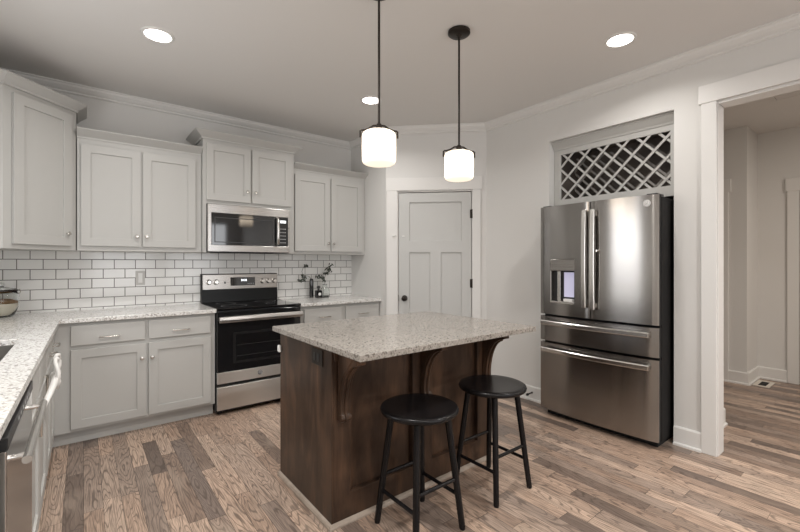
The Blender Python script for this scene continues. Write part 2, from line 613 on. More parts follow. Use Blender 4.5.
cl.box(0.078, 0.03, 1.592, 0.1, 0.036, 1.604)
o = cl.build('child_latch', 'white_plastic', bevel=0.003, loc=DM @ Vector((0.09, 0.018, 1.588)))
tag(o, 'small white childproof latch stuck on the pantry door casing', 'latch')
o = MB(DM).box(0.178, -0.008, 1.588, 0.205, 0.0, 1.600).build('latch_catch', 'white_plastic', bevel=0.002, loc=DM @ Vector((0.19, -0.008, 1.588)))
tag(o, 'tiny white latch catch stuck on the pantry door itself', 'latch')

# backsplash
bsm = MB().cells([XL, 2.6], [0.905, 1.42], lambda i, j: True, lambda u, v: (u, YB - 0.009, v), lambda u, v: (u, YB, v))
o = struct('wall_backsplash', bsm, 'subway_tile', 'white subway tile backsplash with dark grout')


# ------------------------------------------------------------------ cabinets
def shaker(M, u0, u1, z0, z1, st=0.062, th=0.02):
    mb = MB(M)
    us, vs = [u0, u0 + st, u1 - st, u1], [z0, z0 + st, z1 - st, z1]
    mb.cells(us, vs, lambda i, j: not (i == 1 and j == 1), lambda u, v: (u, th, v), lambda u, v: (u, 0.001, v))
    mb.box(u0 + st - 0.001, 0.002, z0 + st - 0.001, u1 - st + 0.001, th - 0.010, z1 - st + 0.001)
    return mb


def knob_mb(M, u, z, n=0.02):
    return MB(M).lathe([(0.007, n), (0.0055, n + 0.004), (0.005, n + 0.012), (0.013, n + 0.017), (0.015, n + 0.022), (0.012, n + 0.028), (0, n + 0.030)], (u, 0, z), 16, 'Y')


def pull_mb(M, u, z, w=0.11, n=0.02):
    mb = MB(M)
    a, b = u - w / 2, u + w / 2
    mb.tube([(a, n, z), (a, n + 0.03, z)], 0.0045, 10)
    mb.tube([(b, n, z), (b, n + 0.03, z)], 0.0045, 10)
    mb.tube([(a - 0.006, n + 0.03, z), (a + 0.02, n + 0.034, z), (b - 0.02, n + 0.034, z), (b + 0.006, n + 0.03, z)], 0.0055, 10)
    return mb


def crown_cab(M, u0, u1, depth, z, prof, left=1, right=1):
    """flared cabinet cornice; prof list of (offset, dz)"""
    mb = MB(M)
    rows = []
    for off, dz in prof:
        l, r = off * left, off * right
        rows.append([mb.v(p) for p in ((u0 - l, -depth, z + dz), (u0 - l, off, z + dz), (u1 + r, off, z + dz), (u1 + r, -depth, z + dz))])
    for a, b in zip(rows, rows[1:]):
        for k in range(4):
            k2 = (k + 1) % 4
            mb.bm.faces.new((a[k], a[k2], b[k2], b[k]))
    mb.bm.faces.new(rows[0])
    mb.bm.faces.new(list(reversed(rows[-1])))
    return mb


CROWN = [(0.002, -0.014), (0.006, -0.014), (0.008, 0.0), (0.072, 0.046), (0.072, 0.052), (-0.02, 0.052)]


def cabinet(name, label, M, u0, u1, z0, z1, depth, doors=(), drawers=(), crown=None, toe=0.0, group=None, extra=None, bottom_lip=True, door_st=0.062):
    rt = root(name, M @ Vector(((u0 + u1) / 2, -depth / 2, z0 - toe if toe else z0)), label, 'cabinet', group)
    zz0 = z0
    b = MB(M)
    b.box(u0, -depth, zz0, u1, 0, z1)
    if extra:
        for e in extra:
            b.box(*e)
    b.build('body', 'cabinet_paint', rt, bevel=0.0015)
    if toe:
        MB(M).box(u0 + 0.002, -depth, 0.001, u1 - 0.002, -0.06, z0 - 0.0005).build('toe_kick', 'cabinet_paint', rt)
    for d in doors:
        a, c, e, f = d[:4]
        do = shaker(M, a, c, e, f, door_st).build('door', 'cabinet_paint', rt, bevel=0.002)
        if len(d) > 4 and d[4] is not None:
            if len(d) > 6 and d[6] == 'pull':
                mbp = MB(M)
                pu, pz = d[4], d[5]
                mbp.tube([(pu, 0.02, pz - 0.05), (pu, 0.035, pz - 0.05)], 0.0045, 8)
                mbp.tube([(pu, 0.02, pz + 0.05), (pu, 0.035, pz + 0.05)], 0.0045, 8)
                mbp.tube([(pu, 0.035, pz - 0.058), (pu, 0.035, pz + 0.058)], 0.0055, 8)
                mbp.build('handle', 'nickel', do, smooth=True)
            else:
                knob_mb(M, d[4], d[5]).build('knob', 'nickel', do, smooth=True)
    for d in drawers:
        a, c, e, f = d[:4]
        dr = MB(M).box(a, 0.001, e, c, 0.02, f).build('drawer', 'cabinet_paint', rt, bevel=0.003)
        if len(d) <= 4 or d[4]:
            pull_mb(M, (a + c) / 2, (e + f) / 2 - 0.018).build('pull', 'nickel', dr, smooth=True)
    if crown is not None:
        l, r, top, prof = crown
        crown_cab(M, u0, u1, depth, top, prof, l, r).build('crown', 'cabinet_paint', rt)
    return rt


BM = frame((0, YB - 0.314, 0), (1, 0, 0), (0, -1, 0))      # upper cabinets, back wall
BG = 'upper wall cabinets'
cabinet('upper_cabinet', 'grey two door upper cabinet between corner cabinet and microwave', BM, -0.040, 0.838, 1.398, 2.285, 0.312,
        doors=[(-0.017, 0.375, 1.436, 2.225, 0.347, 1.522), (0.389, 0.789, 1.436, 2.225, 0.416, 1.522)], crown=(0, 0, 2.283, CROWN), group=BG)
cabinet('upper_cabinet', 'grey two door upper cabinet right of the microwave near pantry', BM, 1.705, 2.597, 1.398, 2.285, 0.312,
        doors=[(1.725, 2.131, 1.428, 2.228, 2.108, 1.514), (2.148, 2.548, 1.428, 2.228, 2.171, 1.514)], crown=(0, 0, 2.283, CROWN), group=BG)
MM = frame((0, YB - 0.361, 0), (1, 0, 0), (0, -1, 0))
cabinet('upper_cabinet', 'grey two door cabinet above the microwave, with flared crown', MM, 0.841, 1.700, 1.842, 2.448, 0.359,
        doors=[(0.868, 1.258, 1.872, 2.385, 1.226, 1.975), (1.274, 1.664, 1.872, 2.385, 1.305, 1.975)],
        crown=(1, 1, 2.432, [(0.001, -0.012), (0.010, -0.012), (0.012, 0.0), (0.070, 0.046), (0.072, 0.048), (0.072, 0.054), (0.0, 0.054)]), group=BG,
        extra=[(0.841, -0.359, 1.398, 0.871, 0, 1.842), (1.642, -0.359, 1.398, 1.700, 0, 1.842)])
# diagonal corner cabinet
A = Vector((-0.046, YB - 0.314, 0))
B = Vector((-0.409, YB - 0.314 - 0.363, 0))
CM = frame(B, A - B, Vector((1, -1, 0)))
CWd = (A - B).length
rt = root('corner_cabinet', (-0.42, 4.0, 1.398), 'tall grey diagonal corner wall cabinet at the left edge', 'cabinet', BG)
outl = [(A.x, A.y), (A.x, YB - 0.002), (XL + 0.004, YB - 0.002), (XL + 0.004, B.y), (B.x, B.y)]
MB().prism(outl, lambda x, y: (x, y, 1.398), lambda x, y: (x, y, 2.475)).build('body', 'cabinet_paint', rt, bevel=0.0015)
def du(px):      # picture column on the face -> place along the face
    k = (px - 400) / 404.4
    c_, s_ = math.cos(0.664), math.sin(0.664)
    # point B + t*(A-B)
    d = A - B
    f = lambda p: ((p.x * c_ - p.y * s_), (p.x * s_ + p.y * c_))
    rB, dB = f(B)
    rd, dd = f(d)
    tt = (k * dB - rB) / (rd - k * dd)
    return tt * CWd
do = shaker(CM, du(11.5), du(70), 1.43, 2.425, 0.066).build('door', 'cabinet_paint', rt, bevel=0.002)
knob_mb(CM, du(68) - 0.028, 1.522).build('knob', 'nickel', do, smooth=True)
prof = [(0.0, -0.014), (0.012, -0.014), (0.014, 0.0), (0.066, 0.044), (0.068, 0.046), (0.068, 0.054)]
def mitre(pts, off):
    out = []
    n = len(pts)
    for i in range(n):
        if i == 0:
            d = (pts[1] - pts[0]).normalized(); nn = Vector((d.y, -d.x)); out.append(pts[0] + nn * off)
        elif i == n - 1:
            d = (pts[-1] - pts[-2]).normalized(); nn = Vector((d.y, -d.x)); out.append(pts[-1] + nn * off)
        else:
            d0 = (pts[i] - pts[i - 1]).normalized(); d1 = (pts[i + 1] - pts[i]).normalized()
            a, b = Vector((d0.y, -d0.x)), Vector((d1.y, -d1.x))
            out.append(pts[i] + (a + b) / (1 + a.dot(b)) * off)
    return out
pp = [Vector((XL + 0.004, B.y)), Vector((B.x, B.y)), Vector((A.x, A.y)), Vector((A.x, YB - 0.002))]
mb = MB()
rows = []
for off, dz in prof:
    rows.append([mb.v((q.x, q.y, 2.472 + dz)) for q in mitre(pp, off)] + [mb.v((XL + 0.004, YB - 0.002, 2.472 + dz))])
for a, b in zip(rows, rows[1:]):
    for k in range(5):
        mb.bm.faces.new((a[k], a[(k + 1) % 5], b[(k + 1) % 5], b[k]))
mb.bm.faces.new(rows[0]); mb.bm.faces.new(list(reversed(rows[-1])))
mb.build('crown', 'cabinet_paint', rt)

# base cabinets, back wall
FM = frame((0, YB - 0.606, 0), (1, 0, 0), (0, -1, 0))
LG = 'base cabinets under the counter'
cabinet('base_cabinet', 'grey base cabinet with two drawers over two doors, left of the range', FM, -0.1775, 0.884, 0.1, 0.878, 0.600,
        doors=[(-0.072, 0.384, 0.122, 0.683, 0.354, 0.572), (0.399, 0.848, 0.122, 0.683, 0.422, 0.572)],
        drawers=[(-0.072, 0.374, 0.713, 0.855), (0.399, 0.846, 0.713, 0.855)], toe=0.1, group=LG)
cabinet('base_cabinet', 'grey base cabinet right of the range, drawers showing above the island', FM, 1.652, 2.596, 0.1, 0.878, 0.600,
        doors=[(1.695, 2.118, 0.122, 0.683, 2.09, 0.572), (2.16, 2.575, 0.122, 0.683, 2.19, 0.572)],
        drawers=[(1.695, 2.118, 0.713, 0.850), (2.16, 2.578, 0.713, 0.850)], toe=0.1, group=LG)
# base cabinets, left run (front faces +X)
XF = -0.178
LM = frame((XF, 0, 0), (0, 1, 0), (1, 0, 0))
cabinet('base_cabinet', 'grey corner base cabinet with drawers, just past the sink', LM, 2.935, 3.690, 0.1, 0.878, 0.590,
        doors=[(2.965, 3.285, 0.122, 0.683, 3.25, 0.572), (3.315, 3.645, 0.122, 0.683, 3.53, 0.572)],
        drawers=[(2.965, 3.285, 0.713, 0.855), (3.315, 3.645, 0.713, 0.855)], toe=0.1, group=LG)
sinkb = cabinet('sink_cabinet', 'grey sink base cabinet between dishwasher and corner, cloth on its handle', LM, 2.030, 2.932, 0.1, 0.660, 0.590,
        doors=[(2.055, 2.470, 0.122, 0.683, 2.30, 0.62, 'pull'), (2.490, 2.905, 0.122, 0.683, 2.68, 0.685, 'pull')],
        drawers=[(2.055, 2.470, 0.713, 0.855, 0), (2.490, 2.905, 0.713, 0.855, 0)], toe=0.1, group=LG,
        extra=[(2.030, -0.02, 0.660, 2.932, 0, 0.878)])
cabinet('base_cabinet', 'grey base cabinet at near end of the left counter', LM, 0.300, 1.380, 0.1, 0.878, 0.590,
        doors=[(0.33, 0.83, 0.122, 0.855, 0.80, 0.62), (0.85, 1.35, 0.122, 0.855, 0.88, 0.62)], toe=0.1, group=LG)

# dishwasher
dw = root('dishwasher', (-0.45, 1.70, 0), 'stainless dishwasher with dark top strip under the left counter', 'dishwasher')
MB().box(-0.74, 1.395, 0.10, -0.20, 2.015, 0.872).build('tub', 'black_plastic', dw)
MB().box(-0.70, 1.40, 0.001, -0.23, 2.01, 0.10).build('toe_kick', 'dark_gap', dw)
dd = MB().box(-0.198, 1.392, 0.115, -0.150, 2.018, 0.835).build('door', 'steel_mirror', dw, bevel=0.003)
cpn = MB().box(-0.198, 1.392, 0.8355, -0.148, 2.018, 0.868).build('control_strip', 'black_plastic', dd, bevel=0.002)
for k in range(6):
    yy = 1.60 + k * 0.055
    MB().box(-0.148, yy, 0.848, -0.1473, yy + 0.016, 0.858).build('button', 'button_ink', cpn)
hb = MB()
hb.tube([(-0.116, 1.43, 0.79), (-0.116, 1.98, 0.79)], 0.011, 12)
hb.tube([(-0.150, 1.47, 0.79), (-0.116, 1.47, 0.79)], 0.008, 10)
hb.tube([(-0.150, 1.94, 0.79), (-0.116, 1.94, 0.79)], 0.008, 10)
hb.build('handle', 'steel_bright', dd, smooth=True)

# cloth tied on the sink cabinet handle
mb = MB()
def loop(cx, cy, cz, ry, rz, tilt, rad):
    pts = []
    for k in range(13):
        a = 2 * math.pi * k / 12
        pts.append((cx + 0.008 * math.sin(2 * a), cy + ry * math.cos(a) * math.cos(tilt) - rz * math.sin(a) * math.sin(tilt), cz + ry * math.cos(a) * math.sin(tilt) + rz * math.sin(a) * math.cos(tilt)))
    mb.tube(pts, rad, 8)
HX = XF + 0.060
KY, KZ = 2.68, 0.735
KX = -0.1135
loop(KX + 0.006, KY + 0.050, KZ + 0.045, 0.026, 0.055, 0.35, 0.009)
loop(KX + 0.010, KY - 0.050, KZ + 0.040, 0.028, 0.055, -0.5, 0.009)
mb.lathe([(0, -0.024), (0.016, -0.017), (0.020, 0), (0.016, 0.017), (0, 0.024)], (KX, KY, KZ), 12)
mb.tube([(KX, KY - 0.01, KZ), (KX + 0.004, KY - 0.10, KZ - 0.005), (KX - 0.006, KY - 0.28, KZ - 0.02), (KX - 0.016, KY - 0.43, KZ - 0.03)], [0.014, 0.015, 0.013, 0.009], 8)
mb.tube([(KX, KY + 0.01, KZ), (KX + 0.008, KY + 0.03, KZ - 0.04), (KX + 0.004, KY + 0.035, KZ - 0.075)], [0.013, 0.016, 0.011], 8)
o = mb.build('tied_cloth', 'cloth', smooth='all', loc=(KX, KY, KZ - 0.08))
tag(o, 'white cloth tied in a bow on the sink cabinet handle', 'cloth')

# ------------------------------------------------------------------ counters
CZ0, CZ1 = 0.880, 0.911
YF = YB - 0.650
us = [XL + 0.002, -0.66, -0.262, -0.129, 0.886]
vs = [0.30, 2.07, 2.86, YF, YB - 0.010]
def tap(u, v):
    if u == -0.129 and v < YF:
        return -0.129 - (YF - v) * 0.0115
    return u
def lk(i, j):
    if i == 3 and j < 3:
        return False
    if i == 1 and j == 1:
        return False
    return True
o = MB().cells(us, vs, lk, lambda u, v: (tap(u, v), v, CZ1), lambda u, v: (tap(u, v), v, CZ0)).build('granite_countertop', 'granite', bevel=0.003)
tag(o, 'speckled light granite L-shaped countertop along the left and back', 'countertop')
o = MB().box(1.649, YF, CZ0, 2.598, YB - 0.010, CZ1).build('granite_countertop', 'granite', bevel=0.003)
tag(o, 'short speckled granite countertop right of the range holding the vases', 'countertop')
# sink
sk = root('kitchen_sink', (-0.46, 2.46, 0.68), 'undermount stainless sink in the left counter', 'sink')
mb = MB()
x0, x1, y0, y1 = -0.665, -0.257, 2.065, 2.865
zb = 0.69
mb.box(x0, y0, zb, x1, y1, zb + 0.006)
mb.box(x0, y0, zb + 0.006, x0 + 0.006, y1, 0.8795)
mb.box(x1 - 0.006, y0, zb + 0.006, x1, y1, 0.8795)
mb.box(x0 + 0.006, y0, zb + 0.006, x1 - 0.006, y0 + 0.006, 0.8795)
mb.box(x0 + 0.006, y1 - 0.006, zb + 0.006, x1 - 0.006, y1, 0.8795)
mb.build('basin', 'sink_steel', sk)
MB().lathe([(0, 0.696), (0.04, 0.697), (0.045, 0.699), (0.03, 0.7), (0, 0.698)], (-0.46, 2.46, 0), 20).build('drain', 'nickel', sk, smooth=True)

# ------------------------------------------------------------------ range
rg = root('range', (1.267, 3.95, 0), 'stainless electric range with black glass cooktop against tiled wall', 'stove')
RX0, RX1, RYF = 0.889, 1.645, YB - 0.657
MB().box(RX0, RYF + 0.035, 0.025, RX1, YB - 0.03, 0.893).build('body', 'black_plastic', rg)
ct = MB().box(RX0 - 0.001, RYF + 0.002, 0.8935, RX1 + 0.001, YB - 0.075, 0.914).build('cooktop', 'black_glass', rg, bevel=0.004)
for cx, cy, rr in ((1.08, 3.83, 0.11), (1.46, 3.83, 0.085), (1.08, 4.09, 0.085), (1.46, 4.09, 0.10)):
    mbr = MB()
    n = 40
    a = [mbr.v((cx + rr * math.cos(2 * math.pi * k / n), cy + rr * math.sin(2 * math.pi * k / n), 0.9143)) for k in range(n)]
    b = [mbr.v((cx + (rr - .003) * math.cos(2 * math.pi * k / n), cy + (rr - .003) * math.sin(2 * math.pi * k / n), 0.9143)) for k in range(n)]
    for k in range(n):
        mbr.bm.faces.new((a[k], a[(k + 1) % n], b[(k + 1) % n], b[k]))
    mbr.build('burner', 'button_ink', ct)
# backguard
bgm = MB().prism([(YB - 0.072, 0.914), (YB - 0.055, 1.195), (YB - 0.012, 1.195), (YB - 0.012, 0.914)], lambda y, z: (RX0 + 0.003, y, z), lambda y, z: (RX1 - 0.003, y, z))
bgo = bgm.build('backguard', 'backguard_black', rg, bevel=0.004)
def bgp(z):
    return YB - 0.072 + (z - 0.914) * 0.017 / 0.281
pn = MB().prism([(bgp(1.042) - 0.012, 1.042), (bgp(1.188) - 0.012, 1.188), (bgp(1.188) + 0.01, 1.19), (bgp(1.042) + 0.01, 1.042)], lambda y, z: (RX0 + 0.012, y, z), lambda y, z: (RX1 - 0.008, y, z))
pno = pn.build('control_panel', 'steel_panel', bgo, bevel=0.003)
FY = bgp(1.11) - 0.0135
def pbox(x0, x1, z0, z1, d=0.002):
    q = MB()
    q.prism([(x0, z0), (x1, z0), (x1, z1), (x0, z1)], lambda x, z: (x, bgp(z) - 0.012 - d, z), lambda x, z: (x, bgp(z) - 0.0121, z))
    return q
pbox(1.158, 1.400, 1.074, 1.158).build('display', 'black_glass', bgo)
# clock digits of the display
dg = MB()
for x in (1.262, 1.276, 1.294, 1.308):
    dg.prism([(x, 1.118), (x + 0.008, 1.118), (x + 0.008, 1.138), (x, 1.138)], lambda x, z: (x, bgp(z) - 0.0148, z), lambda x, z: (x, bgp(z) - 0.0141, z))
dg.build('display_digits', 'glow_white', bgo)
for k in range(4):
    pbox(1.325 + k * 0.018, 1.335 + k * 0.018, 1.09, 1.096, 0.0024).build('button', 'button_ink', bgo)
pbox(1.098, 1.112, 1.096, 1.118, 0.002).build('indicator', 'black_plastic', bgo)
for x in (0.955, 1.022, 1.478, 1.541, 1.604):
    kn = MB().lathe([(0.027, 0), (0.027, -0.004), (0.021, -0.007), (0.019, -0.028), (0.016, -0.031), (0, -0.031)], (x, FY, 1.115), 24, 'Y')
    kn.box(x - 0.004, FY - 0.036, 1.097, x + 0.004, FY - 0.028, 1.133)
    kn.build('knob', 'steel_bright', bgo, smooth=True)
# oven door: steel surround with black glass
od = MB()
od.box(RX0 + 0.003, RYF + 0.004, 0.270, RX1 - 0.003, RYF + 0.033, 0.366)
odo = od.build('oven_door', 'steel', rg, bevel=0.003)
MB().box(RX0 + 0.003, RYF + 0.003, 0.3665, RX1 - 0.003, RYF + 0.033, 0.884).build('door_glass', 'oven_glass', odo, bevel=0.003)
iw = MB()
iw.cells([1.02, 1.045, 1.49, 1.515], [0.43, 0.45, 0.68, 0.70], lambda i, j: not (i == 1 and j == 1), lambda u, v: (u, RYF + 0.0021, v), lambda u, v: (u, RYF + 0.003, v))
iw.build('window_border', 'black_plastic', odo)
for zz in (0.49, 0.585):
    MB().box(1.05, RYF + 0.0022, zz, 1.485, RYF + 0.003, zz + 0.006).build('oven_rack', 'rack_wire', odo)
hn = MB()
hn.prism([(-0.062, 0.796), (-0.066, 0.820), (-0.060, 0.846), (-0.044, 0.851), (-0.038, 0.826), (-0.044, 0.798)], lambda y, z: (RX0 + 0.006, RYF + y, z), lambda y, z: (RX1 - 0.006, RYF + y, z))
hn.box(RX0 + 0.012, RYF - 0.045, 0.808, RX0 + 0.04, RYF + 0.004, 0.838)
hn.box(RX1 - 0.04, RYF - 0.045, 0.808, RX1 - 0.012, RYF + 0.004, 0.838)
hn.build('handle', 'steel_soft', odo, bevel=0.004)
dr = MB().prism([(0.0, 0.045), (0.0, 0.242), (0.03, 0.242), (0.03, 0.045)], lambda y, z: (RX0 + 0.003, RYF + 0.003 + y, z), lambda y, z: (RX1 - 0.003, RYF + 0.003 + y, z))
dr.build('storage_drawer', 'steel', rg, bevel=0.003)
for x in (RX0 + 0.04, RX1 - 0.04):
    for y in (RYF + 0.08, YB - 0.1):
        MB().lathe([(0.02, 0.0), (0.02, 0.012), (0.01, 0.0255), (0, 0.0255)], (x, y, 0), 12).build('foot', 'black_plastic', rg)


def script_badge(c, r, M, parent, ink='badge_ink', disc='badge', square=False):
    """round maker's emblem: rim plus two curling letters G and E"""
    mb = MB(M)
    u, n, z = c
    if square:
        mb.box(u - r, n, z - r, u + r, n + 0.002, z + r)
    else:
        mb.lathe([(r, n), (r, n + 0.002), (r * 0.9, n + 0.003), (0, n + 0.003)], (u, 0, z), 28, 'Y')
    b = mb.build('emblem', disc, parent, smooth=True)
    mb = MB(M)
    nn = n + 0.0034
    G = [(0.0, 0.35), (-0.2, 0.45), (-0.42, 0.25), (-0.45, -0.1), (-0.3, -0.38), (-0.08, -0.3), (-0.05, -0.05), (-0.22, -0.02)]
    E = [(0.45, 0.32), (0.28, 0.45), (0.12, 0.28), (0.25, 0.08), (0.1, -0.15), (0.2, -0.4), (0.45, -0.3)]
    for pts in (G, E):
        mb.tube([(u + a * r, nn, z + b_ * r) for a, b_ in pts], r * 0.055, 6)
    ring = [(u + 0.8 * r * math.cos(k * math.pi / 12), nn, z + 0.8 * r * math.sin(k * math.pi / 12)) for k in range(25)]
    mb.tube(ring, r * 0.045, 6)
    mb.build('emblem_script', ink, b)


RM = frame((0, RYF, 0), (1, 0, 0), (0, -1, 0))
script_badge((1.255, -0.0042, 0.318), 0.021, RM, odo, ink='badge', disc='badge_ink')

# ------------------------------------------------------------------ microwave
mw = root('microwave', (1.257, YB - 0.2, 1.402), 'stainless over the range microwave with black glass front', 'microwave')
MX0, MX1, MZ0, MZ1, MY = 0.874, 1.639, 1.402, 1.836, YB - 0.400
MB().box(MX0, MY + 0.03, MZ0, MX1, YB - 0.012, MZ1).build('body', 'black_plastic', mw)
us, vs = [MX0, 0.905, 1.482, 1.520, 1.622, MX1], [MZ0 + 0.004, 1.466, 1.757, MZ1]
fr = MB().cells(us, vs, lambda i, j: not (i in (1, 2, 3) and j == 1), lambda u, v: (u, MY, v), lambda u, v: (u, MY + 0.029, v))
fro = fr.build('front_frame', 'steel_soft', mw, bevel=0.003)
MB().box(0.906, MY + 0.003, 1.467, 1.5195, MY + 0.028, 1.756).build('door_glass', 'black_glass', fro)
MB().cells([0.930, 0.938, 1.460, 1.468], [1.490, 1.497, 1.712, 1.719], lambda i, j: not (i == 1 and j == 1), lambda u, v: (u, MY + 0.0022, v), lambda u, v: (u, MY + 0.003, v)).build('window_border', 'rack_wire', fro)
cp = MB().box(1.5205, MY + 0.003, 1.467, 1.6215, MY + 0.028, 1.756).build('control_panel', 'black_plastic', fro)
MB().box(1.543, MY + 0.002, 1.700, 1.600, MY + 0.0029, 1.724).build('display', 'glow_white', cp)
for r_ in range(5):
    for c_ in range(3):
        MB().box(1.543 + c_ * 0.021, MY + 0.0022, 1.50 + r_ * 0.034, 1.556 + c_ * 0.021, MY + 0.0029, 1.508 + r_ * 0.034).build('button', 'button_ink', cp)
hh = MB()
hh.tube([(1.506, MY + 0.002, 1.482), (1.506, MY - 0.032, 1.490), (1.507, MY - 0.038, 1.55), (1.508, MY - 0.040, 1.613), (1.507, MY - 0.038, 1.68), (1.506, MY - 0.032, 1.738), (1.506, MY + 0.002, 1.746)], 0.013, 12)
hh.build('handle', 'steel_bright', fro, smooth='all')
MB().box(0.96, YB - 0.37, MZ0 - 0.004, 1.55, YB - 0.1, MZ0 - 0.0005).build('grease_filter', 'dark_gap', mw)

# ------------------------------------------------------------------ refrigerator
fg = root('refrigerator', (3.5, 1.56, 0), 'stainless french door refrigerator standing in the right wall niche', 'refrigerator')
FX = 3.126
FY0, FY1 = 1.098, 2.016
GM = frame((FX, FY1, 0), (0, -1, 0), (-1, 0, 0))     # u from the left edge, n out of the door
FW = FY1 - FY0
MB().box(FX + 0.075, FY0 + 0.006, 0.045, 3.92, FY1 - 0.006, 1.770).build('body', 'fridge_side', fg, bevel=0.004)
MB().box(FX + 0.07, FY0 + 0.03, 0.0, 3.88, FY1 - 0.03, 0.044).build('base_grille', 'dark_gap', fg)
MB().box(FX + 0.055, FY0 + 0.012, 0.05, FX + 0.074, FY1 - 0.012, 1.765).build('door_gasket', 'dark_gap', fg)
for y in (FY0 + 0.05, FY1 - 0.05):
    MB().box(FX + 0.02, y - 0.035, 1.7655, FX + 0.14, y + 0.035, 1.792).build('hinge_cover', 'black_plastic', fg, bevel=0.004)


def bowed(M, u0, u1, z0, z1, bow, th=0.012, holes=(), wide=0.0, span=None):
    """door skin bowed outwards across the whole width of the fridge"""
    c0, c1 = span or (u0, u1)
    us = sorted(set([u0 + (u1 - u0) * k / 20 for k in range(21)] + [h for hh_ in holes for h in hh_[:2]]))
    vs = sorted(set([z0, z1] + [h for hh_ in holes for h in hh_[2:]]))
    def nn(u):
        q = (u - (c0 + c1) / 2) / ((c1 - c0) / 2)
        e = min(u - u0, u1 - u)
        edge = 0.006 * max(0.0, 1 - e / 0.018) ** 2
        return bow * (1 - q * q) - edge
    def keep(i, j):
        um, vm = (us[i] + us[i + 1]) / 2, (vs[j] + vs[j + 1]) / 2
        return not any(h[0] < um < h[1] and h[2] < vm < h[3] for h in holes)
    return MB(M).cells(us, vs, keep, lambda u, v: (u, nn(u), v), lambda u, v: (u, -th, v)), nn


SP = 0.448
hole = (0.100, 0.322, 0.968, 1.335)
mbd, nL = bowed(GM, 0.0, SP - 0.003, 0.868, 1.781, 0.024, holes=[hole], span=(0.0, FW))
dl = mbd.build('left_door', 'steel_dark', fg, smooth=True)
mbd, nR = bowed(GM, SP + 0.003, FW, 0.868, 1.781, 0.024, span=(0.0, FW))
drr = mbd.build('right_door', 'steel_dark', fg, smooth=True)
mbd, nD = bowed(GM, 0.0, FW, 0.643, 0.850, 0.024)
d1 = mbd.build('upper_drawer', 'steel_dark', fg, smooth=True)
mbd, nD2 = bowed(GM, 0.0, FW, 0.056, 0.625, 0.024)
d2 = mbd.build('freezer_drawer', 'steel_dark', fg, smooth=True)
for pr_, u0, u1, z0, z1 in ((drr, SP + 0.004, FW - 0.001, 0.869, 1.780), (d1, 0.001, FW - 0.001, 0.644, 0.849), (d2, 0.001, FW - 0.001, 0.057, 0.624)):
    MB(GM).box(u0, -0.054, z0, u1, -0.0125, z1).build('door_core', 'fridge_side', pr_)
MB(GM).cells([0.001, hole[0], hole[1], SP - 0.004], [0.869, hole[2], hole[3], 1.780], lambda i, j: not (i == 1 and j == 1), lambda u, v: (u, -0.0125, v), lambda u, v: (u, -0.054, v)).build('door_core', 'fridge_side', dl)


def bar_handle(u, z0, z1, parent):
    mb = MB(GM)
    n0 = 0.006
    pts = []
    for k in range(13):
        q = k / 12
        pts.append((u, n0 + 0.052 + 0.012 * math.sin(math.pi * q), z0 + (z1 - z0) * q))
    prof = [(-0.017, -0.006), (-0.017, 0.006), (-0.011, 0.011), (0.011, 0.011), (0.017, 0.006), (0.017, -0.006)]
    rings = [[mb.v((p[0] + a, p[1] + b, p[2])) for a, b in prof] for p in pts]
    for r0, r1 in zip(rings, rings[1:]):
        for k in range(6):
            mb.bm.faces.new((r0[k], r0[(k + 1) % 6], r1[(k + 1) % 6], r1[k]))
    mb.bm.faces.new(rings[0]); mb.bm.faces.new(list(reversed(rings[-1])))
    for zz in (z0 + 0.012, z1 - 0.05):
        mb.box(u - 0.010, 0.01, zz, u + 0.010, n0 + 0.054, zz + 0.038)
    return mb.build('handle', 'steel_bright', parent, bevel=0.003)


bar_handle(SP - 0.030, 0.955, 1.715, dl)
bar_handle(SP + 0.038, 0.945, 1.715, drr)


def rail_handle(z, parent):
    mb = MB(GM)
    u0, u1 = 0.035, 0.872
    pts = []
    for k in range(13):
        q = k / 12
        pts.append((u0 + (u1 - u0) * q, 0.044 + 0.022 * math.sin(math.pi * q), z))
    prof = [(-0.008, -0.020), (-0.008, 0.020), (0.006, 0.020), (0.012, 0.012), (0.012, -0.012), (0.006, -0.020)]
    rings = [[mb.v((p[0], p[1] + a, p[2] + b)) for a, b in prof] for p in pts]
    for r0, r1 in zip(rings, rings[1:]):
        for k in range(6):
            mb.bm.faces.new((r0[k], r0[(k + 1) % 6], r1[(k + 1) % 6], r1[k]))
    mb.bm.faces.new(rings[0]); mb.bm.faces.new(list(reversed(rings[-1])))
    for uu in (u0 + 0.004, u1 - 0.034):
        mb.box(uu, 0.0, z - 0.012, uu + 0.03, 0.04, z + 0.012)
    return mb.build('handle', 'steel_bright', parent, bevel=0.003)


rail_handle(0.800, d1)
rail_handle(0.572, d2)
# dispenser in the left door
ds = MB(GM)
a, b, c, d = hole
ds.box(a, -0.050, c, b, -0.040, d)                                        # back plate
dso = ds.build('water_dispenser', 'black_plastic', dl)
MB(GM).box(a + 0.002, -0.0395, 1.238, b - 0.002, 0.011, d - 0.002).build('dispenser_panel', 'steel_panel', dso, bevel=0.003)
sb = MB(GM)
sb.box(a, -0.0395, c, a + 0.010, 0.010, 1.2375)
sb.box(b - 0.010, -0.0395, c, b, 0.006, 1.2375)
sb.box(a + 0.010, -0.0395, c, b - 0.010, 0.010, c + 0.016)
sb.build('dispenser_surround', 'steel_bright', dso, bevel=0.002)
MB(GM).box(a + 0.052, -0.0395, 0.985, a + 0.080, -0.012, 1.2375).build('paddle', 'steel_bright', dso, bevel=0.004)
MB(GM).box(a + 0.100, -0.0395, 1.02, a + 0.186, -0.036, 1.225).build('dispenser_light', 'dispenser_light', dso)
MB(GM).box(a + 0.110, -0.0355, 0.985, a + 0.190, -0.004, 1.006).build('drip_tray', 'badge', dso, bevel=0.003)
